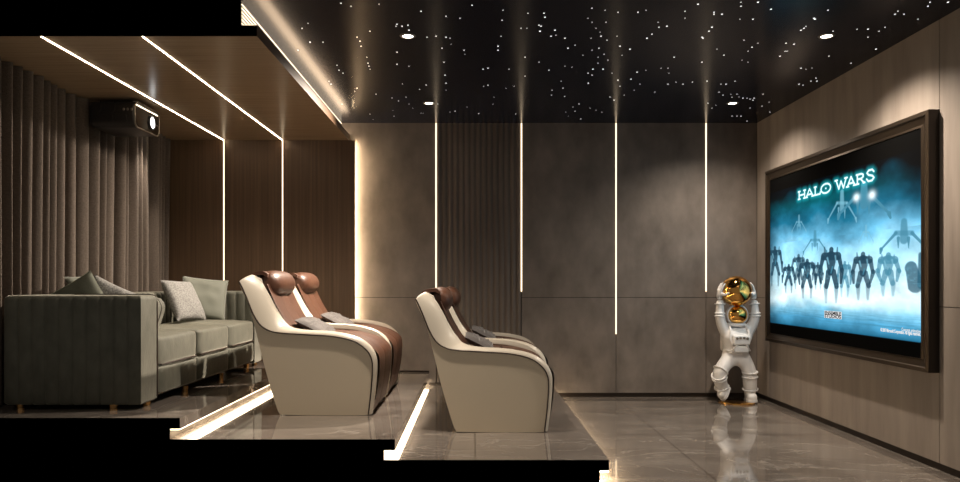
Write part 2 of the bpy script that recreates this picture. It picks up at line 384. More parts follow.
# ------------------------------------------------------------------ recliners
CW = .93; TT = .105
Sm = [(.005,1.035),(.014,1.025),(.06,.925),(.11,.80),(.164,.71),(.23,.662),(.32,.640),(.5,.628),(.735,.612),(.895,.575),(.985,.515),(1.028,.45),(1.040,.37),(1.030,.2),(1.008,.008)]
Tp = [(.028,1.068),(.085,1.090),(.15,1.035),(.21,.94),(.27,.826),(.33,.735),(.385,.686),(.5,.662),(.735,.648),(.91,.610),(1.01,.548),(1.060,.475),(1.074,.385),(1.062,.2),(1.036,.008)]
Sc = spline(Sm, 5); Tc = spline(Tp, 5)
def arm_bm(flip):
    bm = bmesh.new(); rings = []
    ring = [(0, 0), (.0, .3), (.008, .55), (.024, .82), (.045, .97), (.062, 1), (.080, .98), (.096, .86), (TT, .6), (TT, 0)]
    n = len(Sc)
    for i in range(n):
        S = Vector((Sc[i][0], 0, Sc[i][1])); T = Vector((Tc[i][0], 0, Tc[i][1])); rg = []
        h = min(1, (T-S).length/.10)
        for (yy, f) in ring:
            y_ = yy*(1-h)*1.0 + h*(yy+.055*f*(1 if yy < .09 else .2) if yy < TT else TT)
            y_ = min(y_, TT)*(1-.48*max(0, min(1, (i-22)/24)))
            p = S+(T-S)*f; p.y = y_ if not flip else CW-y_; rg.append(bm.verts.new(p))
        rings.append(rg)
    m = len(ring)
    for A, B in zip(rings, rings[1:]):
        for k in range(m): bm.faces.new([A[k], A[(k+1) % m], B[(k+1) % m], B[k]])
    bm.faces.new(rings[0]); bm.faces.new(rings[-1][::-1])
    return bm
def side_bm(flip):
    bm = bmesh.new()
    top = [(a-.002*0, b) for a, b in Sc[3:]]
    low = spline([(1.008,.008),(.98,.002),(.7,.001),(.36,.005),(.318,.018),(.285,.10),(.20,.39),(.098,.80),(.022,.98),(.008,1.02)], 4)
    poly = top+low[1:]
    y0, y1 = (.004, .05) if not flip else (CW-.05, CW-.004)
    prism(bm, poly, y0, y1)
    return bm
def make_recliner(loc, label, grp):
    t = empty('recliner_chair', loc, label=label, cat='armchair', group=grp)
    for fl in (False, True):
        s = mk('side_shell', side_bm(fl), M_shell, t, angle=25); bevel(s, .010, 3, 50)
        a = mk('armrest', arm_bm(fl), M_ivory, t, angle=60)
        bm = bmesh.new(); yy = -.001 if not fl else CW+.001
        tube(bm, [(p[0], yy, p[1]) for p in Sc], .0058, 6); pp = mk('piping', bm, M_pipe, a)
    bm = bmesh.new()
    prism(bm, spline([(.05,1.02),(.10,.84),(.19,.50),(.27,.2),(.32,.02)], 3)+[(.45,.02),(.40,.3),(.30,.55),(.20,.86),(.14,1.06),(.085,1.088),(.05,1.06)], TT-.005, CW-TT+.005)
    bevel(mk('back_shell', bm, M_ivory, t), .008)
    bm = bmesh.new(); box(bm, .36, .98, .04, CW-.04, .0, .03); mk('base', bm, M_pipe, t, smooth=False)
    # backrest, stitched in three channels
    bm = bmesh.new()
    y0, y1 = TT+.002, CW-TT-.002; nb = 3
    front = spline([(.20,1.02),(.265,.87),(.345,.73),(.44,.60),(.47,.55)], 5)
    back = spline([(.14,1.03),(.19,.87),(.26,.72),(.34,.58),(.38,.5)], 5)
    nY = 36; gr = []
    for i, (f, b) in enumerate(zip(front, back)):
        row = []
        for k in range(nY+1):
            q = k/nY; ch = abs(math.sin(math.pi*q*nb))**.35; fx = .007*(1-ch)
            row.append(bm.verts.new((f[0]-fx, y0+(y1-y0)*q, f[1]-fx*.4)))
        gr.append(row)
    for i in range(len(gr)-1):
        for k in range(nY): bm.faces.new([gr[i][k], gr[i][k+1], gr[i+1][k+1], gr[i+1][k]])
    bk = [[bm.verts.new((b[0], yy, b[1])) for yy in (y0, y1)] for b in back]
    for i in range(len(back)-1):
        bm.faces.new([bk[i][0], bk[i+1][0], bk[i+1][1], bk[i][1]])
    mk('backrest', bm, M_brown, t, angle=70)
    y0, y1 = .052, CW-.052
    bm = bmesh.new()
    prism(bm, [(.40,.40),(.37,.58),(.44,.615),(.55,.618),(.695,.608),(.70,.40)], y0, y1); bevel(mk('seat', bm, M_brown, t), .012)
    bm = bmesh.new()
    prof = spline([(.70,.607),(.80,.600),(.90,.578),(.985,.548),(1.060,.495),(1.088,.43),(1.084,.3),(1.062,.15),(1.030,.02)], 4)
    nb = 2; gr = []
    for f in prof:
        row = []
        for k in range(nY+1):
            q = k/nY; ch = abs(math.sin(math.pi*q*nb))**.4 if .06 < q < .94 else 1; fx = .012*(1-ch)
            row.append(bm.verts.new((f[0]-fx, y0+(y1-y0)*q, f[1]-fx*.6)))
        gr.append(row)
    for i in range(len(gr)-1):
        for k in range(nY): bm.faces.new([gr[i][k], gr[i][k+1], gr[i+1][k+1], gr[i+1][k]])
    mk('leg_rest', bm, M_brown, t, angle=70)
    # head pillow with a rear flap over the top of the back
    bm = bmesh.new()
    M = Matrix.Translation((.180, CW/2, 1.022)) @ Matrix.Rotation(math.radians(-22), 4, 'Y')
    pf = [((1-abs(t_)**4)**.25 if abs(t_) < 1 else 0, t_*.31) for t_ in [math.sin(math.pi/2*k/14) for k in range(-14, 15)]]
    lathe(bm, pf, 32, M @ Matrix.Rotation(math.pi/2, 4, 'X') @ Matrix.Diagonal((.102, .108, 1, 1)))
    mk('head_pillow', bm, M_brown, t, angle=80)
    bm = bmesh.new()
    fl_ = spline([(.030,1.045),(.050,1.095),(.10,1.116),(.15,1.12),(.19,1.10)], 4)
    prism(bm, fl_+[(a, b-.03) for a, b in fl_[::-1]], TT+.03, CW-TT-.03)
    bevel(mk('pillow_flap', bm, M_brown, t), .008)
    return t
def dup(o, parent=None):
    c = o.copy(); col.objects.link(c)
    if parent is not None: c.parent = parent
    for ch in list(o.children): dup(ch, c)
    return c
REAR = 'ivory and brown recliners'
r1x = X(-159.5); r2x = X(-40.7)
yn = Ys(1.485)
rec = make_recliner((r1x, yn, Z2), 'ivory and brown recliner on the middle platform, nearer the viewer', REAR)
spots = [((r1x, yn+.985, Z2), 'ivory and brown recliner on the middle platform, nearer the rear wall'),
         ((r2x, yn+.02, Z1), 'ivory and brown recliner on the lowest platform, nearer the viewer'),
         ((r2x+.05, yn+1.005, Z1), 'ivory and brown recliner on the lowest platform, mostly hidden behind its twin')]
for loc, lab in spots:
    c = dup(rec); c.location = loc; c['label'] = lab
# pillows -------------------------------------------------------------------
def pillow_bm(w, h, t, n=22, pinch=.06, crease=0, seed=0):
    bm = bmesh.new(); rnd = Vector((seed*3.1, seed*1.7, 0))
    def pt(a, b, sgn):
        ea = (1-abs(a)**2.6); eb = (1-abs(b)**2.6)
        th = t/2*max(0, ea*eb)**.42*sgn
        k = 1-pinch*(1-abs(b)**2)*(abs(a)**3); k2 = 1-pinch*(1-abs(a)**2)*(abs(b)**3)
        nz = noise.noise(Vector((a*2.2, b*2.2, sgn*1.3))+rnd)
        th += (.10*t*nz + crease*t*noise.noise(Vector((a*1.2, b*6, sgn))+rnd))*(ea*eb)
        return Vector((a*w/2*k, b*h/2*k2, th))
    A = [[bm.verts.new(pt(-1+2*i/n, -1+2*j/n, 1)) for j in range(n+1)] for i in range(n+1)]
    B = [[A[i][j] if i in (0, n) or j in (0, n) else bm.verts.new(pt(-1+2*i/n, -1+2*j/n, -1)) for j in range(n+1)] for i in range(n+1)]
    for i in range(n):
        for j in range(n):
            bm.faces.new([A[i][j], A[i+1][j], A[i+1][j+1], A[i][j+1]])
            try: bm.faces.new([B[i][j], B[i][j+1], B[i+1][j+1], B[i+1][j]])
            except ValueError: pass
    return bm
def orient(o, right, up, loc):
    r = Vector(right).normalized(); u = Vector(up); u = (u-u.dot(r)*r).normalized(); n_ = r.cross(u)
    M = Matrix((r, u, n_)).transposed().to_4x4(); M.translation = Vector(loc); o.matrix_world = M
lum = None
for i, (loc, lab) in enumerate([((r1x, yn, Z2), 'small grey cushion lying on the nearer recliner of the middle platform'),
                 ((r1x, yn+.985, Z2), 'small grey cushion lying on the recliner of the middle platform by the rear wall'),
                 ((r2x, yn+.02, Z1), 'small grey cushion lying on the nearer recliner of the lowest platform'),
                 ((r2x+.05, yn+1.005, Z1), 'small grey cushion lying on the farther recliner of the lowest platform')]):
    if lum is None:
        lum = mk('lumbar_cushion', pillow_bm(.54, .27, .085, pinch=.03, crease=.35), M_greyc); o = lum
    else: o = lum.copy(); col.objects.link(o)
    orient(o, (0, 1, 0), (-.26, 0, .135), (loc[0]+.505, loc[1]+CW/2, loc[2]+.668))
    tag(o, lab, 'cushion', 'grey cushions on the recliners')

# ------------------------------------------------------------------ sofa
SX0, SX1 = X(-286), X(-202.4); SY0, SY1 = 5.15, 8.06; SZ = Z3; AT = .26; SH = .80
sofa = empty('sofa', ((SX0+SX1)/2, (SY0+SY1)/2, SZ), label='long sage green velvet sofa with vertical channel tufting, in front of the curtain', cat='sofa')
ox, oy = sofa.location.x, sofa.location.y
def tuft(x0, x1, y0, y1, z0, z1, pitch=.098, dep=.012, r=.035, faces='ns', per=8, only=None):
    """box whose vertical faces carry scalloped channels, soft rounded top edge"""
    bm = bmesh.new()
    def outline(inset, k):
        pts = []
        def seg(a, b, nrm):
            n = max(1, round(((x1-x0) if nrm[1] else (y1-y0))/pitch)) if nrm[2] else 1
            m = n*per
            for i in range(m):
                q = i/m; P = Vector(a).lerp(Vector(b), q)
                d = dep*k*(1-abs(math.sin(math.pi*q*n))**.4) if nrm[2] else 0
                pts.append((P.x-nrm[0]*d, P.y-nrm[1]*d))
        X0, X1, Y0, Y1 = x0+inset, x1-inset, y0+inset, y1-inset
        seg((X0, Y0), (X1, Y0), (0, -1, 's' in faces)); seg((X1, Y0), (X1, Y1), (1, 0, 'e' in faces))
        seg((X1, Y1), (X0, Y1), (0, 1, 'n' in faces)); seg((X0, Y1), (X0, Y0), (-1, 0, 'w' in faces))
        return pts
    levels = [(r*.4, z0, 1), (0, z0+r*.4, 1), (0, z1-r, 1)]
    for k in range(1, 6):
        a = k*math.pi/10; levels.append((r*(1-math.cos(a)), z1-r+r*math.sin(a), 1-.12*k))
    levels.append((r*1.5, z1+.001, .3)); levels.append((r*2.2, z1, 0))
    rings = [[bm.verts.new((p[0]-ox, p[1]-oy, z-SZ)) for p in outline(i_, k_)] for i_, z, k_ in levels]
    m = len(rings[0])
    for A, B in zip(rings, rings[1:]):
        for k in range(m): bm.faces.new([A[k], A[(k+1) % m], B[(k+1) % m], B[k]])
    bm.faces.new(rings[0][::-1]); bm.faces.new(rings[-1])
    return bm
zb0 = SZ+.036
a1 = mk('arm', tuft(SX0, SX1, SY0, SY0+AT, zb0, SZ+SH, faces='s'), M_velvet, sofa, angle=50)
a2 = mk('arm', tuft(SX0, SX1, SY1-AT, SY1, zb0, SZ+SH, faces='s'), M_velvet, sofa, angle=50)
mk('back', tuft(SX0, SX0+.24, SY0+AT+.001, SY1-AT-.001, zb0, SZ+SH, faces='e'), M_velvet, sofa, angle=50)
# inner padded bolster beside the near arm, curved at the front
bm = bmesh.new()
pts = spline([(SX1-.03, SZ+SH-.03), (SX1+.0, SZ+SH-.09), (SX1-.02, SZ+.62), (SX1-.08, SZ+.46)], 5)
poly = [(SX0+.24, SZ+.3), (SX0+.24, SZ+SH-.01), (SX1-.12, SZ+SH-.006)]+pts+[(SX1-.09, SZ+.3)]
yb0 = SY0+AT+.004
for k in range(2):
    prism(bm, [(a-ox, b-SZ) for a, b in poly], yb0+k*.075-oy, yb0+(k+1)*.075-.004-oy)
bevel(mk('inner_arm_padding', bm, M_velvet, sofa, angle=50), .012, 3, 40)
# piping along the near arm front face
for a_, yy in ((a1, SY0+AT),):
    bm = bmesh.new()
    tube(bm, [(SX1-ox+.001, yy-oy, .06), (SX1-ox+.001, yy-oy, SH-.06), (SX1-ox-.012, yy-oy, SH-.012), (SX1-ox-.05, yy-oy, SH+.002), (SX1-ox-.6, yy-oy, SH+.002)], .006, 6); mk('piping', bm, M_pipe, a_)
sy = SY0+AT+.01; n = 3; ly = (SY1-AT-sy)/n
def softbox(x0, x1, y0, y1, z0, z1, crown=.03, e=.16, nx=26, ny=26, nz=8, bulge=.015, seed=0):
    bm = bmesh.new()
    ellipsoid(bm, (0, 0, 0), (1, 1, 1), 72, 40, e)
    cx, cy, cz = (x0+x1)/2, (y0+y1)/2, (z0+z1)/2
    for v in bm.verts:
        p = v.co.copy()
        cr = max(0, 1-p.x*p.x)*max(0, 1-p.y*p.y)
        nz_ = noise.noise(Vector((p.x*1.5+seed, p.y*1.5, p.z)))*.006 + noise.noise(Vector((p.x*5+seed*2, p.y*3, p.z*2)))*.004
        v.co = Vector((cx+p.x*(x1-x0)/2+bulge*(1-p.z*p.z)*(1-p.y*p.y)*(1 if p.x > .5 else 0), cy+p.y*(y1-y0)/2, cz+p.z*(z1-z0)/2+crown*cr*(1 if p.z > 0 else 0)))
        v.co.z += nz_*(1 if p.z > 0 else .3); v.co.x += nz_*1.5
        v.co -= Vector((ox, oy, SZ))
    return bm
for k in range(n):
    y0, y1 = sy+k*ly, sy+(k+1)*ly
    xb = SX0+.22
    sm_ = mk('seat_cushion', softbox(xb, SX1+.004, y0+.003, y1-.003, SZ+.272, SZ+.49, seed=k*3), M_velvet, sofa, angle=80)
    bm = bmesh.new(); pp_ = []
    tube(bm, [(SX1-ox+.004, y0+.05-oy, .282), (SX1-ox+.012, (y0+y1)/2-oy, .282), (SX1-ox+.004, y1-.05-oy, .282)], .006, 6); mk('piping', bm, M_pipe, sm_)
    mk('front_panel', softbox(xb, SX1+.004, y0+.003, y1-.003, SZ+.062, SZ+.268, crown=0, seed=k*5+1, e=.13), M_velvet, sofa, angle=80)
bm = bmesh.new(); box(bm, SX0+.05-ox, SX1-.05-ox, SY0+.05-oy, SY1-.05-oy, .045, .10); mk('base_frame', bm, M_black, sofa, smooth=False)
for (lx, lyy) in ((X(-222), 5.22), (SX1-.055, 5.36), (SX1-.05, 6.05), (SX1-.05, 6.9), (SX1-.06, 7.72), (SX1-.06, 8.0), (SX0+.06, 5.25), (SX0+.06, 7.98)):
    bm = bmesh.new()
    lathe(bm, [(0, 0), (.026, 0), (.030, .045), (0, .045)], 20, Matrix.Translation((lx-ox, lyy-oy, 0)))
    mk('leg', bm, M_brass, sofa)
def spillow(name, m, w, t, right, up, loc, lab, seed, pinch=.05):
    o = mk(name, pillow_bm(w, w, t, pinch=pinch, seed=seed), m, angle=80)
    orient(o, right, up, loc); tag(o, lab, 'cushion', 'throw pillows on the sofa'); return o
spillow('throw_pillow', M_speck, .44, .14, (.14, .5, -.02), (-.22, .0, .40), (X(-248), 7.24, SZ+.715), 'speckled grey throw pillow leaning in front of a plain one, mid sofa', 1)
spillow('throw_pillow', M_pgreen, .45, .12, (.42, .18, -.05), (-.12, .10, .42), (X(-243), 7.62, SZ+.725), 'plain sage throw pillow behind the speckled pillow, by the far sofa arm', 2)
spillow('throw_pillow', M_pgreen, .46, .12, (.08, .6, 0), (-.30, .0, .33), (X(-266), 6.02, SZ+.765), 'pale sage throw pillow leaning on the sofa back, nearest the curtain', 3)
spillow('throw_pillow', M_velvetd, .40, .12, (.40, .10, .26), (-.26, .05, .40), (X(-266), 5.72, SZ+.715), 'dark green throw pillow standing on its corner between two lighter ones', 4)
spillow('throw_pillow', M_speck, .38, .13, (.42, .12, -.22), (.12, .05, .40), (X(-254), 5.86, SZ+.70), 'speckled light throw pillow right of the dark green one, near sofa end', 5)

# ------------------------------------------------------------------ projector
PX1 = X(-258); PX0 = X(-292); PY0, PY1 = Ys(1.32), Ys(1.225); PZ1 = Zv(-138.5); PZ0 = Zv(-118.5)
pj = empty('ceiling_projector', ((PX0+PX1)/2, (PY0+PY1)/2, PZ0), label='black ceiling projector with glowing lens near the curtain', cat='projector')
cx, cy, cz = pj.location
bm = bmesh.new(); hh = (PZ1-PZ0); hx = (PX1-PX0)/2; hy = (PY1-PY0)/2
def rrect(w, h, r, n=5):
    out = []
    for (sx_, sy_, a0) in ((1, 1, 0), (-1, 1, 90), (-1, -1, 180), (1, -1, 270)):
        for k in range(n+1):
            a = math.radians(a0+90*k/n); out.append((sx_*(w-r)+r*math.cos(a), sy_*(h-r)+r*math.sin(a)))
    return out
prism(bm, [(a, hh/2+b) for a, b in rrect(hy, hh/2, .06)], -hx, hx-.005, axis='x'); body = bevel(mk('body', bm, M_black, pj), .012)
bm = bmesh.new(); o_ = rrect(hy-.004, hh/2-.003, .06); tube(bm, [(hx+.002, a, hh/2+b) for a, b in o_], .007, 8, closed=True); mk('front_rim', bm, M_rim, pj)
bm = bmesh.new(); prism(bm, [(a, hh/2+b) for a, b in rrect(hy-.012, hh/2-.012, .05)], hx-.006, hx+.003, axis='x'); fp = mk('front_glass', bm, M_blackg, pj)
ly_ = hy*.35
Mx = Matrix.Translation((hx+.003, ly_, hh*.46)) @ Matrix.Rotation(math.pi/2, 4, 'Y')
bm = bmesh.new(); lathe(bm, [(.052, 0), (.066, .0), (.066, .012), (.052, .012)], 32, Mx); ln = mk('lens_ring', bm, M_black, pj)
bm = bmesh.new(); lathe(bm, [(0, .006), (.052, .006)], 32, Mx); mk('lens', bm, E_lens, ln)
bm = bmesh.new(); box(bm, hx+.002, hx+.006, hy*.72, hy*.84, hh*.42, hh*.47); mk('indicator', bm, M_rim, pj, smooth=False)
bm = bmesh.new()
for k in range(3):
    ellipsoid(bm, (hx*.62+k*.035-.02, -hy-.0, hh*.66), (.011, .003, .013), 12, 8)
mk('button', bm, M_rim, pj)
bm = bmesh.new()
for xs in (-.5, .12):
    tube(bm, [(hx*xs, -hy-.001, hh*.98), (hx*xs, -hy-.001, hh*.62), (hx*xs-.03, -hy-.001, hh*.48), (hx*(xs+.5), -hy-.001, hh*.45), (hx*(xs+.55), -hy-.001, hh*.2)], .0035, 6)
mk('casing_seam', bm, M_gap, pj)
bm = bmesh.new(); box(bm, -.1, .1, -.08, .08, hh-.004, ZW-PZ0-.001); mk('ceiling_mount', bm, M_black, pj, smooth=False)

# ------------------------------------------------------------------ screen
US = 271.5; ya, yb = Ys(1.053)-.0, Ys(1.645)       # outer ends (far, near)
UF = 275.4
far, near = D*UF/290.0, D*UF/453.5
zt_, zb_ = Zv(-105.5), Zv(54.6)
scr = empty('framed_screen', (XR, (far+near)/2, (zt_+zb_)/2), label='large wall screen in a bronze frame showing a blue battle picture', cat='screen')
sx, sy_, sz_ = scr.location
def frame_ring(o_, i_, x_out, x_in):
    """four mitred bars between outer and inner rectangle (far,near,top,bottom)"""
    pass
bm = bmesh.new(); xf = X(UF)-sx
ow = [(far, zt_), (near, zt_), (near, zb_), (far, zb_)]
iw = .105
inn = [(far-iw*1.0, zt_-iw), (near+iw, zt_-iw), (near+iw, zb_+iw*.85), (far-iw*1.0, zb_+iw*.85)]
def P3(p, x): return (x, p[0]-sy_, p[1]-sz_)
def ringface(bm, A, xa, B, xb, mi=0):
    VA = [bm.verts.new(P3(p, xa)) for p in A]; VB = [bm.verts.new(P3(p, xb)) for p in B]
    for k in range(4):
        f = bm.faces.new([VA[k], VA[(k+1) % 4], VB[(k+1) % 4], VB[k]]); f.material_index = mi
def inset(A, d): return [(A[0][0]-d, A[0][1]-d), (A[1][0]+d, A[1][1]-d), (A[2][0]+d, A[2][1]+d), (A[3][0]-d, A[3][1]+d)]
ringface(bm, ow, 0, ow, xf, 1); ringface(bm, ow, xf, inset(ow, .03), xf-.006); ringface(bm, inset(ow, .03), xf-.006, inset(ow, .036), xf+.004)
ringface(bm, inset(ow, .036), xf+.004, inset(ow, .085), xf+.020); ringface(bm, inset(ow, .085), xf+.020, inset(inn, 0), xf+.010); ringface(bm, inn, xf+.010, inn, -.002)
fr = mk('frame', bm, [M_frame, M_dframe], scr, smooth=False)
bm = bmesh.new(); box(bm, -.012, -.001, near-sy_+.01, far-sy_-.01, zb_-sz_+.01, zt_-sz_-.01); mk('back_panel', bm, M_black, scr, smooth=False)
# the picture: painted point by point on a fine flat mesh, as the display gives it off
XS = xf+.016; us = (XS+sx)*K
NY, NZ = 560, 330
yfar, ynear, ztop, zbot = inn[0][0], inn[1][0], inn[0][1], inn[2][1]
yy = np.linspace(yfar, ynear, NY)[:, None]*np.ones((1, NZ)); zz = np.linspace(ztop, zbot, NZ)[None, :]*np.ones((NY, 1))
def proj(px_, py_):
    s = (px_-475.0)/us; return D/s, Zv((py_-283.0)/s)
def vn(a, b, f, seed):
    rs = np.random.RandomState(seed); T = rs.rand(64, 64)
    x = (a*f) % 63; y = (b*f) % 63; xi = x.astype(int); yi = y.astype(int); fx = x-xi; fy = y-yi
    fx = fx*fx*(3-2*fx); fy = fy*fy*(3-2*fy)
    return (T[xi, yi]*(1-fx)+T[xi+1, yi]*fx)*(1-fy)+(T[xi, yi+1]*(1-fx)+T[xi+1, yi+1]*fx)*fy
def fbm(a, b, f, seed): return sum(vn(a, b, f*2**k, seed+k)/2**k for k in range(5))/1.94
v_ = (CZ-zz)*K                      # height in rear-wall units, -94..44
a_ = (yfar-yy)/(yfar-ynear)         # 0 far .. 1 near
stops = [-200, -80, -68, -53, -36, -10, 12, 22, 29, 36.5, 38, 200]
cols_ = (np.array([(1,3,4),(3,14,20),(8,56,70),(30,104,132),(96,168,202),(172,220,237),(222,245,250),(120,182,208),(70,140,176),(34,92,120),(4,8,10),(0,0,0)], float)/255)**2.2
cloud = fbm(a_*6+3, v_/22+9, 1.1, 5)
vv = v_+ (cloud-.5)*26*np.clip((34-v_)/30, 0, 1)
img = np.stack([np.interp(vv, stops, cols_[:, k]) for k in range(3)], -1)
img *= (.55+.95*fbm(a_*7, v_/18+2, 1.6, 11))[..., None]**1.2
img = np.where((v_ > 37)[..., None], 0, img); img = np.where((v_ < -84)[..., None], 0, img)
# side falloff of the sky and dark upper right
fall = np.clip(1-.75*np.clip((a_-.72)/.28, 0, 1)*np.clip((-30-v_)/40, 0, 1), 0, 1)*np.clip(.35+.65*a_/.12, 0, 1)
img *= fall[..., None]
def capsule(x0, y0, x1, y1, r0, r1, soft=1.2):
    A = proj(x0, y0); B = proj(x1, y1); s = (x0-475)/us
    k = 1/(K*s)
    ax, az = A; bx, bz = B; dx, dz = bx-ax, bz-az; L2 = dx*dx+dz*dz+1e-9
    t = np.clip(((yy-ax)*dx+(zz-az)*dz)/L2, 0, 1)
    d = np.hypot((yy-ax-dx*t)/1.55, zz-az-dz*t); r = (r0+(r1-r0)*t)*k
    return np.clip((r-d)/(soft*.5*k)+.5, 0, 1)
def stroke(x0, y0, x1, y1, r0, r1, c, al=1, soft=1.2):
    global img
    m = (capsule(x0, y0, x1, y1, r0, r1, soft)*al)[..., None]
    img = img*(1-m)+np.array(c)[None, None]*m
dk = (.012, .045, .075); md = (.05, .20, .29); lt = (.16, .40, .52)
# misty craft in the sky: plain body with splayed legs
def craft(x, y, w, h, c, al):
    al = min(1, al*1.15); w *= 1.15; h *= 1.15
    stroke(x, y-h*.9, x, y+h*.5, w*.30, w*.42, c, al*.9, 3); stroke(x-w*.7, y, x+w*.7, y, w*.22, w*.22, c, al*.8, 3)
    stroke(x-w*.7, y, x-w*2.0, y+h*1.3, w*.16, w*.10, c, al); stroke(x+w*.7, y, x+w*2.0, y+h*1.2, w*.16, w*.10, c, al)
    stroke(x-w*2.0, y+h*1.3, x-w*2.05, y+h*1.6, w*.2, w*.1, c, al); stroke(x+w*2.0, y+h*1.2, x+w*2.1, y+h*1.5, w*.2, w*.1, c, al)
    for q in (-.5, .4): stroke(x+w*q, y+h*.4, x+w*q, y+h*1.2, w*.16, w*.03, c, al)
craft(799, 222, 3, 6, lt, .55); craft(866, 232, 3, 6, lt, .6); craft(815, 240, 5, 8, md, .75); craft(842, 203, 6, 11, lt, .6)
craft(864, 197, 11, 12, md, .85); craft(904, 233, 10, 11, md, .8)
def figure(x, y0, y1, w, c, al):
    H = y1-y0; rs = random.Random(int(x*10)); w = w*1.12
    j = lambda a: (rs.random()-.5)*a*w
    stroke(x+j(.2), y0+H*.05, x+j(.2), y0+H*.12, w*.42, w*.36, c, al)          # head
    stroke(x, y0+H*.20, x+j(.2), y0+H*.44, w*1.0, w*.55, c, al)                # trunk
    stroke(x-w*1.0, y0+H*.17, x+w*1.0, y0+H*.16, w*.55, w*.55, c, al)          # shoulders
    for g in (-1, 1):
        stroke(x+g*w*1.15, y0+H*.2, x+g*w*1.5+j(.3), y0+H*.42, w*.42, w*.32, c, al)
        stroke(x+g*w*1.5, y0+H*.42, x+g*w*1.35+j(.6), y0+H*.64, w*.42, w*.22, c, al)
        stroke(x+g*w*.35, y0+H*.46, x+g*w*.75+j(.3), y0+H*.70, w*.55, w*.42, c, al)
        stroke(x+g*w*.75, y0+H*.70, x+g*w*.7, y0+H*.98, w*.44, w*.22, c, al*.7, 3)
        stroke(x+g*w*.9, y0+H*.0+abs(j(1)), x+g*w*.8, y0+H*.2, w*.12, w*.3, c, al*.8, 2)
    stroke(x-w*.5, y0+H*.2, x-w*.3, y0+H*.3, w*.16, w*.1, lt, .7, 2); stroke(x+w*.6, y0+H*.16, x+w*.7, y0+H*.28, w*.14, w*.1, lt, .6, 2); stroke(x+w*.2, y0+H*.36, x, y0+H*.46, w*.14, w*.1, md, .8, 2)
figure(775, 246, 286, 4.2, dk, .9); figure(844.6, 261, 297, 4, md, .8); figure(798.6, 254, 289, 4.0, dk, .8); figure(888, 253, 296, 6.2, md, .8)
figure(788.6, 264, 293, 3.6, dk, .92); figure(818, 262, 290, 3.0, dk, .8); figure(807, 259, 298, 5.0, dk, .92); figure(863, 252, 300, 6.0, dk, .88); figure(831, 247, 303, 6.4, dk, .95)
stroke(911, 268, 915, 284, 7, 9, (.02, .09, .14), .9, 3); stroke(921, 255, 921, 285, 3, 4, (.02, .09, .14), .9, 3)
for (x, y, r) in ((856.5, 197.5, 2.6), (872, 195, 2.8)):
    A_ = proj(x, y); dd = np.hypot((yy-A_[0])/1.5, zz-A_[1])/(r/100); gl = np.exp(-dd**2*.75)[..., None]; img = img*(1-gl)+np.array((.85, .97, 1))*gl
# speckle inside dark figures, foreground ripples, ground mist
rip = np.clip(fbm(a_*5, v_*.9, 1.6, 31)-.42, 0, 1)*np.exp(-((v_-27)/6)**2)
img = img*(1-rip[..., None]*1.6)+np.array((.04, .17, .25))*rip[..., None]*1.4
mist = np.clip(fbm(a_*5+1, v_/9, 1.3, 21)-.25, 0, 1)*np.exp(-((v_-14)/5.5)**2)*1.0
img = img*(1-mist[..., None])+np.array((.62, .84, .92))*mist[..., None]
arm_ = np.clip(fbm(a_*90, v_/1.2, .7, 41)-.55, 0, 1)*2*np.exp(-((v_+2)/14)**2); img = img+np.array((.10, .28, .36))*arm_[..., None]*.5
G = {'H': [[(.12,0),(.12,1)],[(.88,0),(.88,1)],[(.12,.5),(.88,.5)],[(0,0),(.26,0)],[(0,1),(.26,1)],[(.74,0),(1,0)],[(.74,1),(1,1)]],
 'A': [[(.08,0),(.5,1)],[(.92,0),(.5,1)],[(.25,.3),(.75,.3)],[(-.02,0),(.22,0)],[(.78,0),(1.02,0)]],
 'L': [[(.15,0),(.15,1)],[(.0,1),(.32,1)],[(0,0),(.95,0)],[(.95,0),(.98,.22)]],
 'O': [[(.5+.5*math.cos(t*math.pi/8), .5+.5*math.sin(t*math.pi/8)) for t in range(17)], [(.5,.5),(.52,.5)]],
 'W': [[(.05,1),(.3,0)],[(.3,0),(.5,.8)],[(.5,.8),(.72,0)],[(.72,0),(.96,1)],[(-.05,1),(.16,1)],[(.84,1),(1.05,1)]],
 'R': [[(.12,0),(.12,1)],[(0,0),(.28,0)],[(0,1),(.6,1)],[(.6,1),(.82,.88)],[(.82,.88),(.82,.65)],[(.82,.65),(.6,.5)],[(.6,.5),(.12,.5)],[(.5,.5),(.92,0)],[(.84,0),(1.02,0)]],
 'S': [[(.9,.78),(.72,.98)],[(.72,.98),(.3,.98)],[(.3,.98),(.1,.78)],[(.1,.78),(.28,.58)],[(.28,.58),(.75,.42)],[(.75,.42),(.92,.22)],[(.92,.22),(.7,.02)],[(.7,.02),(.25,.02)],[(.25,.02),(.06,.24)]]}
zt0 = proj(799.5, 199.2)[1]
segs = []
for ch, xa_, xb_, hgt in (('H', 798.3, 805.5, .074), ('A', 805.6, 813.6, .074), ('L', 814.3, 820.4, .074), ('O', 821.0, 830.6, .084), ('W', 835.6, 846.6, .080), ('A', 846.6, 855.6, .078), ('R', 856.4, 864.6, .078), ('S', 866.2, 874.6, .090)):
    Y0_ = proj(xa_, 190)[0]; Y1_ = proj(xb_, 190)[0]
    for pl in G[ch]:
        for p, q in zip(pl, pl[1:]): segs.append((Y0_+(Y1_-Y0_)*p[0], zt0+hgt*p[1]-(.005 if ch == 'O' else 0), Y0_+(Y1_-Y0_)*q[0], zt0+hgt*q[1]-(.005 if ch == 'O' else 0)))
dist = np.full(yy.shape, 9.0)
for (a0, b0, a1_, b1_) in segs:
    dx, dz = a1_-a0, b1_-b0; t = np.clip(((yy-a0)*dx+(zz-b0)*dz)/(dx*dx+dz*dz+1e-9), 0, 1)
    dist = np.minimum(dist, np.hypot((yy-a0-dx*t)/1.35, zz-b0-dz*t))
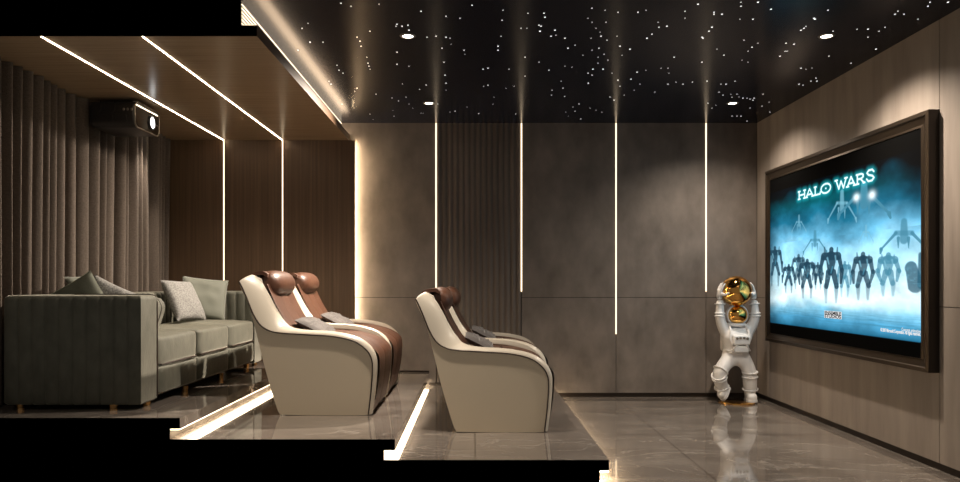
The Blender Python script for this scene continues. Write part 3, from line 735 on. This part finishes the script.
glow = np.clip(1-dist/.055, 0, 1)**2; band = np.exp(-((v_+67)/7)**2)*.35*np.clip(1-np.abs(a_-.42)*1.8, 0, 1)
img = img*(1-.5*glow[..., None])+np.array((.01, .42, .48))*(glow*.75)[..., None]+np.array((.0, .16, .17))*band[..., None]
core = np.clip((.0070-dist)/.004+.5, 0, 1); img = img*(1-core[..., None])+np.array((.78, 1, 1))*core[..., None]
img = np.clip(img, 0, 1)
img = np.where((v_ > 37.5)[..., None], 0, img)
verts = np.stack([np.full_like(yy, XS), yy-sy_, zz-sz_], -1).reshape(-1, 3)
idx = np.arange(NY*NZ).reshape(NY, NZ)
quads = np.stack([idx[:-1, :-1], idx[1:, :-1], idx[1:, 1:], idx[:-1, 1:]], -1).reshape(-1, 4)
me = bpy.data.meshes.new('display'); me.from_pydata(verts.tolist(), [], quads.tolist())
ca = me.color_attributes.new('picture', 'FLOAT_COLOR', 'POINT')
ca.data.foreach_set('color', np.concatenate([img.reshape(-1, 3), np.ones((NY*NZ, 1))], 1).astype(np.float32).ravel())
md_ = bpy.data.materials.new('display'); md_.use_nodes = True; nt = md_.node_tree; b = nt.nodes['Principled BSDF']
b.inputs['Base Color'].default_value = (.004, .004, .004, 1); b.inputs['Roughness'].default_value = .9; b.inputs['Specular IOR Level'].default_value = 0
at = nt.nodes.new('ShaderNodeAttribute'); at.attribute_name = 'picture'; nt.links.new(at.outputs['Color'], b.inputs['Emission Color']); b.inputs['Emission Strength'].default_value = 1.4
me.materials.append(md_); disp = bpy.data.objects.new('display', me); link(disp, scr)
E_title = emis('title_glow', (.82, 1, 1), 1.1); E_title2 = emis('title_halo', (.10, .62, .66), .75); E_cap = emis('caption_white', (.85, .85, .85), 1); E_ink = emis('badge_ink', (.01, .01, .012), 1)
FX = Matrix.Rotation(math.radians(-90), 4, 'Z') @ Matrix.Rotation(math.radians(90), 4, 'X')   # text faces -X, reads from far to near
def text(name, s, px_, py_, size, m, dx=.003, parent=disp, ext=0, sxk=1, off=0, align='LEFT'):
    cu = bpy.data.curves.new(name, 'FONT'); cu.body = s; cu.size = size; cu.extrude = .0004; cu.offset = off; cu.align_x = align; cu.materials.append(m)
    o = bpy.data.objects.new(name, cu); link(o, parent)
    y, z = proj(px_, py_)
    o.matrix_local = Matrix.Translation((XS-dx, y-sy_, z-sz_)) @ FX @ Matrix.Diagonal((sxk, 1, 1, 1))
    return o
tH = .165
def width(o):
    bpy.context.view_layer.update(); return o.dimensions.x
def fit(o, w):
    """stretch a text line to the width it has on the screen"""
    bpy.context.view_layer.update(); k = w/max(1e-6, o.dimensions.x)*1.0
    o.matrix_local = o.matrix_local @ Matrix.Diagonal((k, 1, 1, 1))
    me = bpy.data.meshes.new_from_object(o.evaluated_get(bpy.context.evaluated_depsgraph_get())); n_ = bpy.data.objects.new('tmp', me); link(n_, o.parent); n_.matrix_local = o.matrix_local.copy()
    nm = o.name; bpy.data.objects.remove(o); n_.name = nm
def span(x0, x1, py_): return proj(x0, py_)[0]-proj(x1, py_)[0]
o = text('caption_lettering', 'Concept animation', 902, 330.8, .034, E_cap); fit(o, span(902, 921, 331))
o = text('caption_lettering', '\u00a9 2007 Microsoft Corporation. All rights reserved.', 881, 331.2, .036, E_cap, off=.0008); fit(o, span(881, 921, 331))
bm = bmesh.new(); (ya1, za1) = proj(824.5, 310.5); (ya2, _) = proj(841.8, 310.5); (_, za2) = proj(824.5, 317.6)
vs = [bm.verts.new((XS-.002, a-sy_, b-sz_)) for a, b in ((ya1, za1), (ya2, za1), (ya2, za2), (ya1, za2))]; bm.faces.new(vs)
mk('studio_badge', bm, E_cap, disp, smooth=False)
o = text('badge_lettering', 'ENSEMBLE', 825, 314.0, .040, E_ink, .004, off=.001); fit(o, span(825, 841.3, 314))
o = text('badge_lettering', 'STUDIOS', 825, 317.2, .040, E_ink, .004, off=.001); fit(o, span(825, 841.3, 317))

# ------------------------------------------------------------------ astronaut statue
AX, AY = X(249.5), 8.12
ast = empty('astronaut_statue', (AX, AY, 0), label='white astronaut statue holding a gold ball overhead in the corner', cat='statue')
def skin(name, pts, edges, radii, m, parent, sub=2):
    me = bpy.data.meshes.new(name); me.from_pydata(pts, edges, []); o = bpy.data.objects.new(name, me); link(o, parent)
    o.modifiers.new('skin', 'SKIN').use_smooth_shade = True
    for i, r in enumerate(radii):
        v = me.skin_vertices[0].data[i]; v.radius = (r, r) if not isinstance(r, tuple) else r; v.use_root = (i == 0)
    s = o.modifiers.new('sub', 'SUBSURF'); s.levels = sub; s.render_levels = sub
    me.materials.append(m); return o
P = [(-.01,0,.52), (-.01,-.005,.585), (-.005,0,.67), (0,0,.76), (0,0,.83),
     (-.095,-.02,.465), (-.165,-.07,.405), (-.225,-.10,.325), (-.185,-.04,.23), (-.15,.0,.13),
     (.085,-.02,.46), (.135,-.04,.35), (.145,-.02,.22), (.155,.0,.10),
     (-.115,0,.775), (-.165,-.02,.85), (-.19,-.03,.93), (-.188,-.03,1.03), (-.185,-.02,1.13),
     (.125,0,.775), (.175,-.02,.85), (.20,-.03,.93), (.195,-.03,1.03), (.185,-.02,1.13)]
E = [(0,1),(1,2),(2,3),(3,4),(0,5),(5,6),(6,7),(7,8),(8,9),(0,10),(10,11),(11,12),(12,13),(3,14),(14,15),(15,16),(16,17),(17,18),(3,19),(19,20),(20,21),(21,22),(22,23)]
Rr = [.098,.128,.158,.140,.09, .076,.084,.082,.076,.068, .080,.082,.084,.074, .080,.062,.054,.047,.040, .080,.062,.054,.047,.040]
skin('suit_body', P, E, Rr, M_white, ast)
def torus_at(bm, c, axis, R_, r_, seg=24):
    ax = Vector(axis).normalized(); u = ax.orthogonal().normalized(); w = ax.cross(u)
    tube(bm, [Vector(c)+(u*math.cos(t)+w*math.sin(t))*R_ for t in [2*math.pi*k/seg for k in range(seg)]], r_, 8, closed=True)
for i, j, ts, k in ((16,17,(.2,.5),1.05),(21,22,(.2,.5),1.05),(17,18,(.5,),1.25),(22,23,(.5,),1.25),(7,8,(.15,.5),1.03),(11,12,(.1,.5),1.03),(6,7,(.55,),1.02),(8,9,(.6,),1.12),(12,13,(.6,),1.1)):
    for t in ts:
        bm = bmesh.new(); a, b_ = Vector(P[i]), Vector(P[j]); torus_at(bm, a.lerp(b_, t), b_-a, (Rr[i]*(1-t)+Rr[j]*t)*.93*k, .009)
        mk('joint_ring', bm, M_white, ast, angle=80)
# boots
def boot(c, heel, toe, up, lab=None):
    bm = bmesh.new(); h, t, u = Vector(heel), Vector(toe), Vector(up).normalized(); d = (t-h).normalized(); s = d.cross(u).normalized()
    Mb = Matrix((d, s, u)).transposed().to_4x4(); Mb.translation = (h+t)/2
    L = (t-h).length/2
    ellipsoid(bm, (0, 0, .035), (L, .058, .048), 24, 14, .75, Mb); ellipsoid(bm, (-L*.35, 0, .075), (L*.6, .058, .065), 20, 12, .85, Mb)
    b1 = mk('boot', bm, M_white, ast, angle=80)
    bm = bmesh.new(); prism(bm, [(a*1.04, b*1.04) for a, b in rrect(L, .056, .05)], -.012, .012, axis='z')
    for v in bm.verts: v.co = Mb @ v.co
    mk('sole', bm, M_white, b1)
boot(0, (.155, .06, .032), (.135, -.14, .032), (0, 0, 1))
boot(0, (-.085, .02, .165), (-.165, -.06, .035), (-.75, 0, .65))
# helmet: white shell, rim, gold visor
bm = bmesh.new(); ellipsoid(bm, (0, .015, .955), (.112, .112, .108), 36, 24); hm = mk('helmet', bm, M_white, ast, angle=80)
bm = bmesh.new(); ellipsoid(bm, (0, -.035, .962), (.106, .098, .098), 36, 24, .93); vz = mk('visor', bm, M_gold, ast, angle=80)
bm = bmesh.new(); torus_at(bm, (0, -.045, .962), (0, 1, 0), .108, .010, 36); mk('visor_rim', bm, M_white, vz, angle=80)
bm = bmesh.new(); torus_at(bm, (0, 0, .855), (0, 0, 1), .088, .018, 32); mk('neck_ring', bm, M_white, ast, angle=80)
# chest unit with straps, valves
bm = bmesh.new(); box(bm, -.09, .09, -.185, -.10, .645, .745); cp = bevel(mk('chest_pack', bm, M_white, ast), .014)
bm = bmesh.new(); box(bm, -.08, .08, -.17, -.09, .56, .632); bevel(mk('waist_pack', bm, M_white, ast), .014)
for xx, z in ((-.055, .715), (-.02, .72), (.02, .72), (.055, .715)):
    bm = bmesh.new(); lathe(bm, [(.013, 0), (.013, .012), (.007, .016), (0, .016)], 14, Matrix.Translation((xx, -.185, z)) @ Matrix.Rotation(math.pi/2, 4, 'X'))
    mk('control_knob', bm, M_rim, cp)
bm = bmesh.new()
for sx__ in (-1, 1):
    tube(bm, spline([(sx__*.075,-.12,.62),(sx__*.105,-.125,.70),(sx__*.095,-.10,.80),(sx__*.085,-.02,.85),(sx__*.085,.08,.80)], 5), .012, 8)
    tube(bm, spline([(sx__*.03,-.16,.66),(sx__*.06,-.175,.63),(sx__*.10,-.13,.58),(sx__*.13,-.05,.58)], 5), .008, 8)
torus_at(bm, (-.01, 0, .55), (0, 0, 1), .116, .012, 32)
mk('harness', bm, M_white, ast, angle=80)
bm = bmesh.new(); box(bm, -.12, .12, .09, .20, .55, .86); bevel(mk('backpack', bm, M_white, ast), .03)
# ball
BC = Vector((-.012, -.03, 1.222)); BR = .166
bm = bmesh.new(); ellipsoid(bm, BC, (BR, BR, BR), 48, 32); mk('gold_ball', bm, M_gold, ast, angle=80)
# gloves: palm and five bent fingers each, pressed to the ball
for sgn, wr in ((-1, Vector(P[18])), (1, Vector(P[23]))):
    pts = [tuple(wr)]; ed = []; rr = [.034]
    def surf(az, el, out=.014):
        return BC+Vector((sgn*math.cos(el)*math.cos(az), -math.cos(el)*math.sin(az), math.sin(el)))*(BR+out)
    pts.append(tuple(surf(.05, -.12, .026))); rr.append(.030); ed.append((0, 1)); 
    for q, (az0, L3) in enumerate(((-.42, .36), (-.15, .46), (.12, .50), (.38, .42))):
        b0 = len(pts)
        for k, f in enumerate((.12, .5, 1.0)):
            pts.append(tuple(surf(az0*(.8+.35*f), -.05+L3*f+.12, .016 if k < 2 else .010))); rr.append((.0125, .0115, .009)[k])
            ed.append((1 if k == 0 else len(pts)-2, len(pts)-1))
    pts.append(tuple(surf(.55, -.22, .016))); rr.append(.014); ed.append((1, len(pts)-1))
    pts.append(tuple(surf(.82, -.10, .010))); rr.append(.010); ed.append((len(pts)-2, len(pts)-1))
    skin('glove', pts, ed, rr, M_white, ast, 2)
bm = bmesh.new(); lathe(bm, [(0, 0), (.195, 0), (.195, .014), (.188, .018), (0, .018)], 48, Matrix.Translation((.0, -.02, 0))); mk('round_base', bm, M_gold, ast, angle=30)

# ------------------------------------------------------------------ world, camera
w = bpy.data.worlds.new('world'); sc.world = w; w.use_nodes = True
w.node_tree.nodes['Background'].inputs['Color'].default_value = (1, .88, .75, 1); w.node_tree.nodes['Background'].inputs['Strength'].default_value = .15
cam = bpy.data.cameras.new('camera'); co = bpy.data.objects.new('camera', cam); link(co)
co.location = (0, 0, CZ); co.rotation_euler = (math.pi/2, 0, 0)
cam.sensor_width = 36; cam.lens = K*D*36/960; cam.shift_x = 5/960; cam.shift_y = 42/960; cam.clip_start = .05
sc.camera = co
vs_ = sc.view_settings; sc.display_settings.display_device = 'sRGB'; vs_.view_transform = 'Standard'; vs_.look = 'None'; vs_.gamma = 1; vs_.use_curve_mapping = False; vs_.exposure = 0
sc.cycles.use_denoising = True; sc.cycles.max_bounces = 8; sc.cycles.diffuse_bounces = 4; sc.cycles.glossy_bounces = 4
sc.cycles.sample_clamp_indirect = 6; sc.cycles.use_light_tree = True; sc.cycles.caustics_reflective = False
